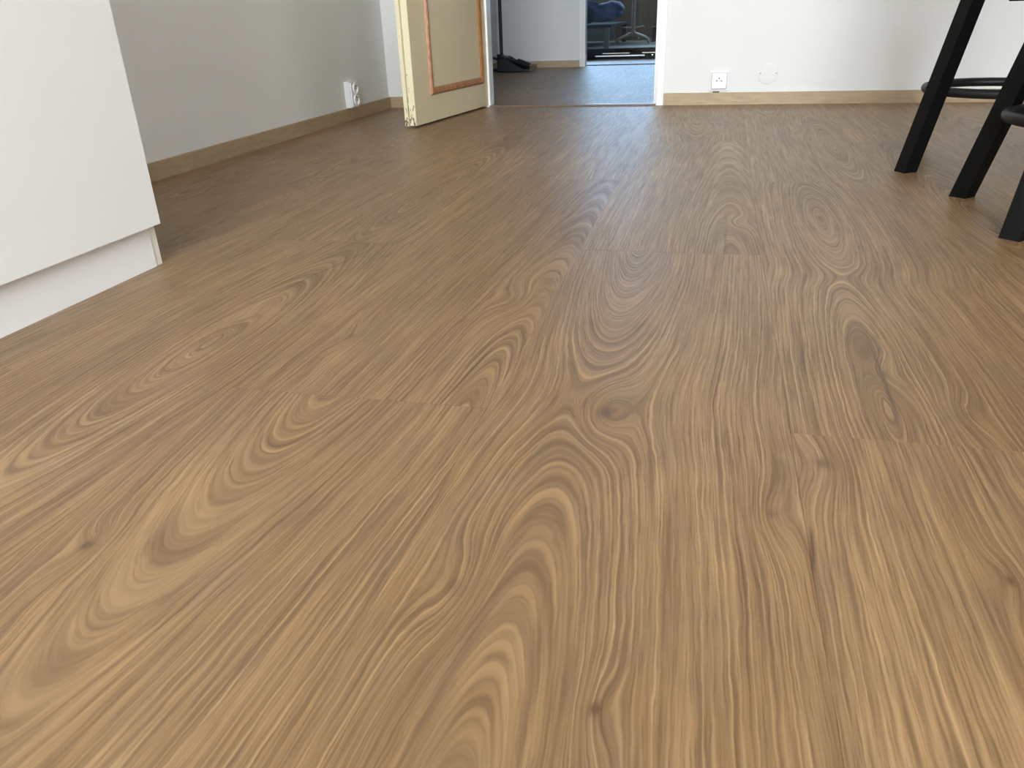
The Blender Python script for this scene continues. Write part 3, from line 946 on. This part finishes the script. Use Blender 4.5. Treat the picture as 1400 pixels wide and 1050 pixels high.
bm = bmesh.new(); tube(bm, [(-0.18, 0, 0.178), (-0.02, 0, 0.170), (0.02, 0, 0.170), (0.13, 0, 0.182)], 0.0075, 8)
fin(bm, 'cross_bar', M_whitebase, bt, smooth=True)
bm = bmesh.new(); lathe(bm, [(0, 0.715), (0.33, 0.715), (0.335, 0.725), (0.33, 0.738), (0, 0.738)], 40)
fin(bm, 'table_top', M_whitebase, bt, smooth=True)

bn = tag(empty('bench', (-1.50, 10.0, 0)), 'low grey bench under the blue blanket behind the glazed door', 'bench')


def npart(nm, a, b, mat, bev=0.003):
    o = bxo(nm, a, b, mat, bevel=bev)
    o.parent = bn
    o.matrix_parent_inverse = Matrix.Translation(bn.location).inverted()
    return o


npart('seat_board', (-1.98, 9.13, 0.205), (-1.14, 10.95, 0.232), M_benchtop)
npart('front_rail', (-1.94, 9.16, 0.150), (-1.18, 9.185, 0.205), M_grey)
for x in (-1.96, -1.212):
    for y in (9.13, 10.88):
        npart('leg', (x, y, 0.0016 if y < 9.5 else 0.0), (x + 0.055, y + 0.05, 0.207), M_grey)

M_blue = NT('blue quilted cloth')
co = M_blue.n('TexCoord').outputs['Object']
nz = M_blue.noise(co, 9.0, 3)
cc = M_blue.mix(M_blue.remap(nz, 0.35, 0.65), (0.022, 0.036, 0.11), (0.085, 0.125, 0.30))
M_blue.bsdf(Base_Color=cc, Roughness=0.7)
M_blue = M_blue.mat
M_navy = plain('dark navy cloth', (0.012, 0.014, 0.026), 0.85, var=0.3, scale=12)


def pillow(bm, c, r, e=2.6, nu=40, nv=20, folds=0.0, fdir=(1, 0), freq=30.0, seed=0):
    rn = random.Random(seed)
    ph = [rn.uniform(0, 6) for _ in range(4)]
    rows = []
    for j in range(nv + 1):
        th_ = -PI / 2 + PI * j / nv
        row = []
        for i in range(nu):
            a = 2 * PI * i / nu
            ct, st = math.cos(th_), math.sin(th_)
            sg = lambda x, p: math.copysign(abs(x) ** p, x)
            x = r[0] * sg(ct, 2 / e) * sg(math.cos(a), 2 / e)
            y = r[1] * sg(ct, 2 / e) * sg(math.sin(a), 2 / e)
            z = r[2] * sg(st, 2 / e)
            f = folds * (math.sin(freq * (x * fdir[0] + z * fdir[1]) + 3 * y + ph[0]) + 0.5 * math.sin(freq * 1.9 * (x * fdir[0] + z * fdir[1]) + ph[1]))
            k_ = 1 + f / max(r)
            row.append(bm.verts.new((c[0] + x * k_, c[1] + y * k_, c[2] + z * k_)))
        rows.append(row)
    for a, b in zip(rows, rows[1:]):
        for i in range(nu):
            bm.faces.new((a[i], a[(i + 1) % nu], b[(i + 1) % nu], b[i]))
    bmesh.ops.remove_doubles(bm, verts=bm.verts, dist=1e-5)


bl = tag(empty('blanket', (-1.35, 9.35, 0.232)), 'rumpled blue blanket bundled over the end of the grey bench', 'blanket')
bm = bmesh.new(); pillow(bm, (0.155, 0, 0.126), (0.175, 0.20, 0.095), 2.6, 48, 24, 0.007, (0.75, 1.0), 62, 2)
bmesh.ops.rotate(bm, verts=bm.verts, cent=(0.15, 0, 0.10), matrix=Matrix.Rotation(-0.16, 3, 'Y'))
fin(bm, 'blanket_bundle', M_blue, bl, smooth=True, ang=180)
for i, (rx, dx) in enumerate(((0.150, 0.0), (0.176, 0.004), (0.20, 0.006))):
    bm = bmesh.new()
    pts = []
    for q in range(15):
        a = math.radians(9 + 135 * q / 14)
        pts.append((-0.045 + rx * math.cos(a) + dx, -0.13 + 0.02 * i, 0.012 + (0.165 + 0.02 * i) * math.sin(a)))
    tube(bm, pts, [0.010] + [0.019] * 13 + [0.010], 10)
    fin(bm, 'fold', M_blue, bl, smooth=True, ang=180)
bm = bmesh.new(); pillow(bm, (0, 0, 0.088), (0.165, 0.17, 0.088), 3.0, 40, 20, 0.003, (1, 0.3), 25, 5)
tag(fin(bm, 'cushion', M_navy, smooth=True, ang=180, loc=(-1.50, 9.30, 0.236)), 'dark navy cushion tucked beneath the blue blanket on the grey bench', 'cushion')

pl = tag(empty('lantern', (-0.775, 10.62, 0)), 'small black lantern on the loggia floor beside the white table', 'lantern')
bm = bmesh.new(); box(bm, (-0.035, -0.035, 0.0), (0.035, 0.035, 0.045)); box(bm, (-0.03, -0.03, 0.045), (0.03, 0.03, 0.15)); box(bm, (-0.035, -0.035, 0.15), (0.035, 0.035, 0.165))
fin(bm, 'lantern_body', M_blackpl, pl, bevel=0.003)
bm = bmesh.new(); tube(bm, [(-0.025, 0, 0.164), (-0.02, 0, 0.20), (0.02, 0, 0.20), (0.025, 0, 0.164)], 0.003, 6)
fin(bm, 'lantern_handle', M_blackpl, pl, smooth=True)
